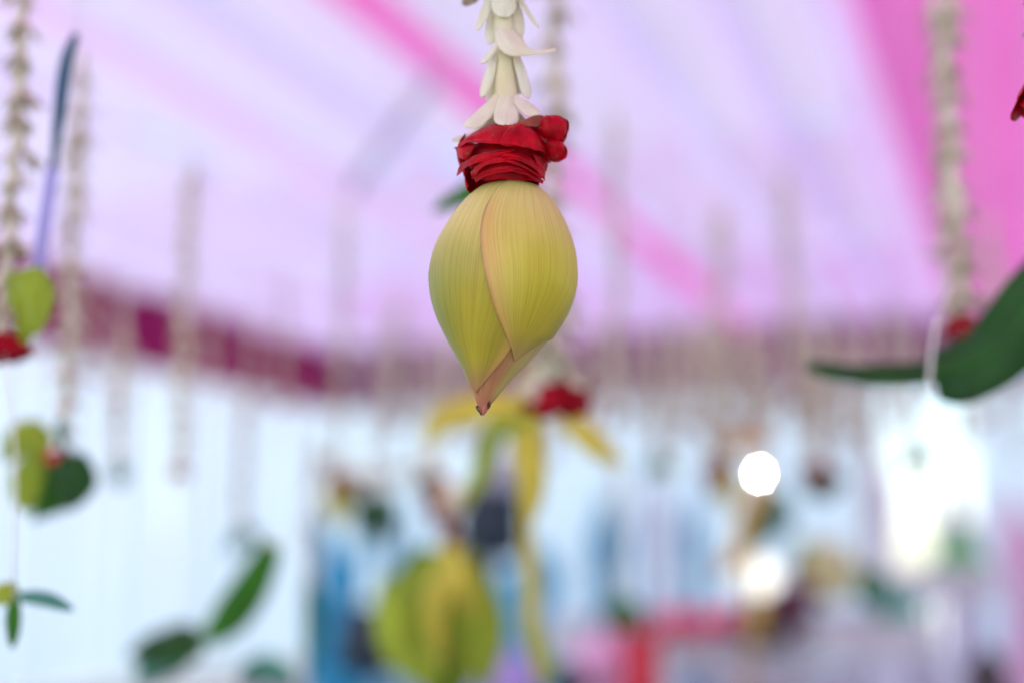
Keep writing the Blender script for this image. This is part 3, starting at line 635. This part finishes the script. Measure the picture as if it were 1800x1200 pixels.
def mixc(a, b, t): t = max(0, min(1, t)); return tuple(lerp(p, q, t) for p, q in zip(a, b))
CREAM, YEL, GRN, OLV, PNK, RED_ = (.71, .615, .20), (.60, .52, .028), (.25, .28, .03), (.37, .315, .026), (.68, .38, .12), (.44, .17, .09)  # OLV is petal olive, deepened with shade for the bud's lower half
bud = link('lotus_bud', None, hero, HP(885, 480)); bud['label'] = 'pale yellow green lotus bud with pink edged veined petals'
def petal(name, y0, y1, fa, fb, off, th, colf, nu=44, nv=90, lift=1.2):
    k = MB()
    def fn(u, v):
        y = lerp(y0, y1, v); p = lerp(fa(y), fb(y), u)
        e = min(u, 1 - u) * 12; w = off + lift * (1 - smooth(e)) * .5 * math.sin(math.pi * min(1, v * 1.05)) + .9 * noise.noise(Vector((u * 3, v * 4, off)))
        return S(y, p, w)
    k.sheet(fn, nu, nv, th * SC, colf); return k.build(name, M['lotus'], bud)
LB = [(328, 896), (345, 879), (362, 868), (385, 858), (405, 852), (430, 848.5), (455, 849), (480, 852), (510, 857), (540, 864), (565, 872), (590, 883), (610, 892), (625, 898), (641, 902)]
RB = [(328, -1.1), (440, -.97), (510, -.78), (555, -.48), (582, -.16), (597, .05)]
def r_fa(y): return phi_of(interp(LB, y), y)
RBX = [(597, 966), (605, 951), (615, 938), (628, 920), (635, 911), (641, 902.5)]
def r_fb(y): return interp(RB, y) if y < 597 else max(.05, phi_of(interp(RBX, y), y)) if y > 604 else lerp(.05, phi_of(951, 605), (y - 597) / 8)
def r_col(u, v):
    c = mixc(CREAM, YEL, smooth((v - .08) / .48) * smooth((u + .2) / .5)); c = mixc(c, OLV, smooth((v - .45) / .5) * .75)
    c = mixc(c, GRN, smooth((u - .55) / .3) * smooth((v - .3) / .5) * .45)
    edge = smooth(1 - u / .15) * smooth((v - .06) / .2); c = mixc(c, PNK, edge * .6); c = mixc(c, (.46, .20, .09), smooth(1 - u / .025) * smooth((v - .08) / .1) * .8)
    c = mixc(c, PNK, smooth(1 - u / .38) * .15 * smooth(1 - abs(v - .38) / .3))
    return mixc(c, (.42, .26, .12), smooth((v - .84) / .16) * .75)
petal('petal', 328, 641, r_fa, r_fb, 4.2, 2.2, r_col)
LBX = [(560, 946), (600, 914), (622, 898), (640, 884), (655, 870.5), (670, 857), (685, 843), (692, 835.5)]
def l_fa(y): return interp([(328, 4.3), (600, 4.2), (640, 3.9), (668, 3.3), (684, 2.75), (692, 2.25)], y)
def l_fb(y):
    if y < 600: return interp([(328, .75), (430, .75), (500, .80), (560, .94), (600, phi_of(914, 600))], y)
    return min(phi_of(interp(LBX, y), y), l_fa(y) - .02)
def l_col(u, v):
    # u runs from the back on the left (0) to the front (1)
    c = mixc(CREAM, OLV, smooth((v - .08) / .5)); c = mixc(c, GRN, smooth((v - .2) / .4) * smooth(1 - abs(u - .42) / .3) * .85)
    c = mixc(c, YEL, smooth((v - .35) / .3) * smooth(1 - abs(u - .68) / .2) * .35)
    c = mixc(c, PNK, smooth((u - .86) / .12) * smooth((v - .55) / .3) * .7)
    c = mixc(c, (.40, .20, .09), smooth((v - .83) / .17) * .9)
    return c
petal('petal', 328, 692, l_fa, l_fb, 2.0, 1.8, l_col)
petal('petal', 328, 560, lambda y: 3.75, lambda y: 5.6, 3.6, 1.8, lambda u, v: mixc(CREAM, GRN, smooth(v * 1.4)), 24, 40)
def in_col(u, v):
    y = lerp(328, 727, v); ph = u * 2 * math.pi
    c = mixc((.56, .46, .16), OLV, .3); e = smooth((ph - .55) / .8)
    c = mixc(c, RED_, e * smooth((y - 585) / 40) * .85)
    return mixc(c, RED_, smooth((y - 690) / 20) * .8)
k = MB(); k.grid(lambda u, v: S(lerp(326, 727, v), u * 2 * math.pi, 0 if v < .98 else -.2), 64, 110, in_col); k.build('inner_petal', M['lotus'], bud)
# withered scraps at the tip
def scrap(pts, hw, seed):
    k = MB(); k.ribbon(hp(pts), hw * SC, (.3, -1, .2), .6, 1.0 * SC, 6, 12, prof=lambda v: .55 + .45 * noise.noise(Vector((v * 9, seed, 0))), ruf=4 * SC, seed=seed); return k.build('withered_scrap', M['wither'], bud)
def hp(pts): return [HP(*p) for p in pts]
scrap([(864, 701, -7), (859, 708, -9), (856, 716, -8)], 3.2, 1.3); scrap([(856, 706, -10), (862, 712, -8), (857, 719, -7)], 2.2, 4.1); scrap([(838, 713, -4), (841, 721, -6), (847, 729, -4)], 2.6, 7.7)
k = MB(); k.ribbon(hp([(851, 707, -8), (853, 717, -9), (849, 730, -6)]), 5.0 * SC, (.1, -1, 0), .5, 1.2 * SC, 6, 12, col=lambda u, v: (.52, .18, .12), ruf=3 * SC, seed=2.0); k.build('petal', M['lotus'], bud)

# --- rose collar: each petal a patch between an upper and a lower edge
ro = link('rose', None, hero, HP(882, 280)); ro['label'] = 'crushed crimson rose with browned petal edges'
def barrel(x, r=86, dep=74): t = max(-1, min(1, (x - 884) / r)); return -dep * math.sqrt(max(0, 1 - t * t))
def patch(top, bot, bulge, push=0.0, curl=0.0, mat='rose', th=.9, nu=32, nv=16, seed=0.0, crinkle=3.6, rr=86, dep=74):
    """top/bot: lists of (px, py[, extra depth])"""
    def V(p): return HP(p[0], p[1], barrel(p[0], rr, dep) + push + (p[2] if len(p) > 2 else 0))
    T = [V(p) for p in top]; B = [V(p) for p in bot]
    def fn(u, v):
        p = crv(T, u).lerp(crv(B, u), v)
        out = -bulge * math.sin(math.pi * v) - curl * smooth((v - .72) / .28) * math.sin(math.pi * min(1, max(0, u))) ** .5
        out += crinkle * noise.noise(Vector((u * 4 + seed, v * 2.2 + seed * 1.7, seed)))
        out += 1.3 * noise.noise(Vector((u * 11 + seed, v * 5, seed * 2)))
        return p + Vector((0, out * SC, SC * (crinkle * .4 + 1.6 * v) * noise.noise(Vector((u * 6 + seed * 3, v * 1.2, 4)))))
    k = MB(); k.sheet(fn, nu, nv, th * SC); return k.build('petal', M[mat], ro)
k = MB(); k.ball(HP(884, 284, 0), 50 * SC, 42 * SC, 46 * SC, 24, 16, .15, 2); k.build('heart', M['rose'], ro)
# recessed inner folds (lie behind the lips)
patch([(818, 266), (850, 262), (900, 268), (962, 282)], [(826, 302), (860, 304), (910, 304), (956, 306)], 4, 28, seed=1.1)
patch([(822, 290), (860, 292), (910, 296), (955, 300)], [(838, 328), (870, 330), (915, 330), (950, 328)], 4, 22, seed=1.9)
patch([(890, 236, 30), (915, 236, 24), (940, 232, 22), (964, 236, 22)], [(890, 284, 24), (920, 290, 20), (945, 292, 16), (968, 288, 16)], 4, 0, seed=1.5)
# upper broad petals with lips turned out
patch([(808, 262, 16), (826, 250, 22), (856, 236, 30), (884, 230, 30), (908, 236, 24)], [(806, 270, 0), (830, 272, -2), (862, 279, -6), (892, 284, -8), (918, 283, -8)], 11, -6, 9, seed=2.3)
patch([(902, 238, 20), (914, 235, 14), (930, 240, 12), (948, 252, 8), (962, 268, 8)], [(876, 279, -9), (908, 285, -13), (935, 287, -10), (952, 287, -8), (970, 286, 0)], 11, -8, 8, seed=3.1)
# left curled side
patch([(801, 263, 10), (808, 266, 0), (818, 268, -4), (838, 272, -2)], [(806, 286, 10), (812, 290, 2), (818, 294, 2), (826, 294, 6)], 5, 2, seed=4.2, nu=14)
patch([(797, 261, 6), (802, 264, 4), (808, 267, 0)], [(800, 263, 6), (804, 270, 4), (809, 276, 0)], 1, 0, seed=4.9, nu=8, nv=6)
# middle bands
patch([(811, 299, 6), (840, 291, 2), (872, 287, 0), (905, 283, 4)], [(803, 314, 10), (826, 312, -2), (858, 305, -5), (884, 297, -4), (906, 286, 2)], 6, -4, 6, seed=5.7)
patch([(866, 300, 2), (890, 293, 0), (916, 293, -1), (940, 302, 0), (956, 320, 6)], [(868, 303, 2), (896, 304, -5), (922, 311, -6), (942, 320, -4), (957, 330, 4)], 6, -6, 5, seed=6.6)
patch([(829, 318, 6), (848, 305, 0), (872, 301, -2), (905, 305, -3), (952, 322, 4)], [(831, 331, 8), (852, 317, -3), (878, 311, -6), (910, 315, -7), (954, 329, 2)], 6, -7, 4, seed=7.4)
patch([(830, 324, 6), (856, 313, 0), (884, 309, -2), (918, 314, -2), (956, 328, 6)], [(838, 335, 10), (862, 328, 0), (890, 325, -3), (920, 327, -3), (953, 334, 6)], 3, -1, 1, seed=8.3)
# slivers on the right
patch([(936, 287, -2), (944, 288, 0), (951, 290, 4)], [(948, 322, 0), (953, 322, 2), (958, 316, 6)], 2, -2, seed=9.1, nu=8)
patch([(950, 288, 4), (957, 290, 6), (963, 294, 10)], [(952, 312, 4), (957, 312, 6), (960, 308, 10)], 2, 0, seed=9.8, nu=8)
# back half so that the collar is round from every side
for q, (y0, y1, rr_) in enumerate(((240, 288, 80), (262, 306, 72), (292, 330, 66))):
    for s in range(3):
        a0 = .25 + s * 1.0; k = MB()
        def fn(u, v, a0=a0, y0=y0, y1=y1, rr_=rr_, q=q, s=s):
            a = a0 + u * 1.15; rad = rr_ * (.86 + .16 * math.sin(v * 2.6)) * (1 + .05 * noise.noise(Vector((u * 3 + q, v * 2 + s, q)))); p = HP(884, lerp(y0, y1 + 6 * math.sin(u * 3.1), v), 0)
            return p + Vector((math.cos(a) * rad * SC, math.sin(a) * rad * .85 * SC, 0))
        k.sheet(fn, 14, 8, 1.6 * SC); k.build('petal', M['rose'], ro)
# rolled bulbous petals on the right
def lobe(cx, cy, cd, rx, rz, ry, seed, roll, mat='rose', a0=-.3, a1=6.6):
    k = MB(); c = HP(cx, cy, cd)
    def fn(u, v):
        a = lerp(a0, a1, u); b = lerp(.06, math.pi - .06, v); q = 1 + .16 * noise.noise(Vector((math.cos(a) * 1.3 + seed, math.sin(a) * 1.3, b + seed))) + .05 * noise.noise(Vector((math.cos(a) * 4 + seed, math.sin(a) * 4, b * 3))) - .10 * u
        x, y, z = math.sin(b) * math.cos(a) * rx * q, math.sin(b) * math.sin(a) * ry * q, math.cos(b) * rz * q
        return c + Vector((x * math.cos(roll) - z * math.sin(roll), y, x * math.sin(roll) + z * math.cos(roll))) * SC
    k.sheet(fn, 40, 24, 1.0 * SC); return k.build('petal', M[mat], ro)
lobe(969, 240, -34, 31, 28, 34, 1.2, .35); lobe(972, 273, -30, 27, 19, 30, 4.4, -.2); lobe(958, 262, -22, 28, 26, 34, 7.0, .2)
patch([(914, 238, 8), (926, 226, 10), (944, 216, 12), (966, 211, 14)], [(916, 243, 0), (932, 242, -4), (946, 240, -6), (952, 226, 2)], 4, -2, mat='rose_dry', seed=3.3, nu=14)
patch([(952, 262, -2), (962, 265, -3), (972, 264, -2)], [(955, 267, -8), (964, 269, -9), (973, 267, -6)], 1, 0, mat='rose_dry', seed=3.9, nu=8, nv=4, dep=96)
# --- white blossoms strung above
BLUNT = lambda v: (.55 + .45 * smooth(v / .55)) * math.sqrt(max(.01, 1 - max(0, (v - .72) / .285) ** 2))
TAIL = lambda v: interp([(0, .6), (.25, 1), (.45, .9), (.62, .38), (.8, .2), (1, .16)], v)
def blossom(tube_pts, rf, petals):
    b = link('blossom', None, hero, HP(*tube_pts[-1]))
    k = MB(); k.tube(hp(tube_pts), 1, 16, 16, rf=lambda v: rf(v) * SC); k.build('flower_tube', M['tuber_tube'], b)
    for q, (pts, hw, cup, n, *pf) in enumerate(petals):
        k = MB(); k.ribbon(hp(pts), hw * SC, n, cup, 1.0 * SC, 10, 22, ruf=3.5 * SC, seed=q * 1.3 + tube_pts[0][1], prof=pf[0] if pf else BLUNT); k.build('petal', M['tuber'], b)
blossom([(884, 60, 4), (886, 110, 0), (889, 160, 0), (890, 200, 0)], lambda v: interp([(0, 9), (.4, 16), (.8, 21), (1, 17)], v), [
    ([(889, 165, -14), (890, 205, -40), (890, 239, -64)], 22, .25, (0, -1, .2)),
    ([(878, 168, -12), (850, 208, -32), (821, 239, -50)], 18, .25, (-.35, -1, .45)),
    ([(866, 196, 4), (832, 234, 2), (795, 248, 0)], 8, .2, (-.2, -1, .5)),
    ([(898, 166, -10), (922, 192, -26), (946, 214, -34)], 16, .25, (.4, -1, .4)),
    ([(896, 185, 10), (915, 215, 18), (935, 238, 20)], 17, .2, (.5, 1, .3)),
    ([(880, 185, 12), (866, 215, 20), (850, 238, 24)], 17, .2, (-.4, 1, .3))])
blossom([(882, -40, 4), (883, 0, 2), (885, 45, 2), (886, 85, 2)], lambda v: interp([(0, 9), (.4, 15), (.8, 20), (1, 15)], v), [
    ([(884, 52, -14), (902, 84, -28), (932, 100, -26), (977, 95, -20)], 25, .3, (.25, -1, .35), TAIL),
    ([(884, 72, -20), (866, 98, -24), (846, 120, -22)], 6.5, .2, (-.3, -1, .3)),
    ([(872, 78, -4), (860, 130, -8), (847, 174, -6)], 11, .25, (-.5, -1, .1)),
    ([(876, 90, 8), (868, 140, 10), (862, 184, 8)], 12, .25, (-.3, -1, .1)),
    ([(902, 78, -2), (917, 128, -6), (929, 175, -4)], 11, .25, (.5, -1, .1)),
    ([(896, 90, 12), (908, 130, 18), (912, 160, 18)], 13, .2, (.3, 1, .1))])
blossom([(880, -140, 4), (881, -100, 2), (883, -50, 2), (884, -10, 2)], lambda v: interp([(0, 9), (.4, 15), (.8, 20), (1, 15)], v), [
    ([(884, -45, -16), (885, -2, -28), (887, 40, -24)], 23, .3, (0, -1, .25)),
    ([(872, -40, -6), (858, 10, -12), (838, 58, -10)], 9.5, .25, (-.5, -1, .2)),
    ([(872, -20, 6), (866, 30, 6), (860, 78, 4)], 12, .25, (-.3, -1, .1)),
    ([(898, -35, -4), (922, 15, -6), (947, 50, -2)], 5, .2, (.4, -1, .2)),
    ([(898, -20, 2), (910, 25, 2), (914, 70, 2)], 11, .25, (.4, -1, .1))])
top = HP(882, -125, 0); path = lambda z: Vector((top.x, top.y, z))
strand_objs(hero, path, top.z - .008, top.z + .14, 1.05, seed=91, jit=.0006)
thread(hero, path, HP(884, 300).z, CEIL - .04)
# --- neighbouring rose at the right edge, in the same row
t = thing('flower_garland', 'sharp dark red rose entering the frame beside the rose pink ceiling strip', 'garland', HP(1835, 190))
c = HP(1839, 172, 0); path = lambda z, c=c: Vector((c.x, c.y, z)); thread(t, path, c.z, CEIL - .04)
rr2 = link('rose', None, t, c)
for fn in rose_parts(c, 58 * SC, 92 * SC, 12, 5):
    k = MB(); k.sheet(fn, 12, 10, 1.6 * SC); k.build('petal', M['rose'], rr2)
strand_objs(t, path, c.z + .016, c.z + .12, .45, seed=93, jit=.0006)

for o in bpy.data.objects:
    if '_w' in o: del o['_w']
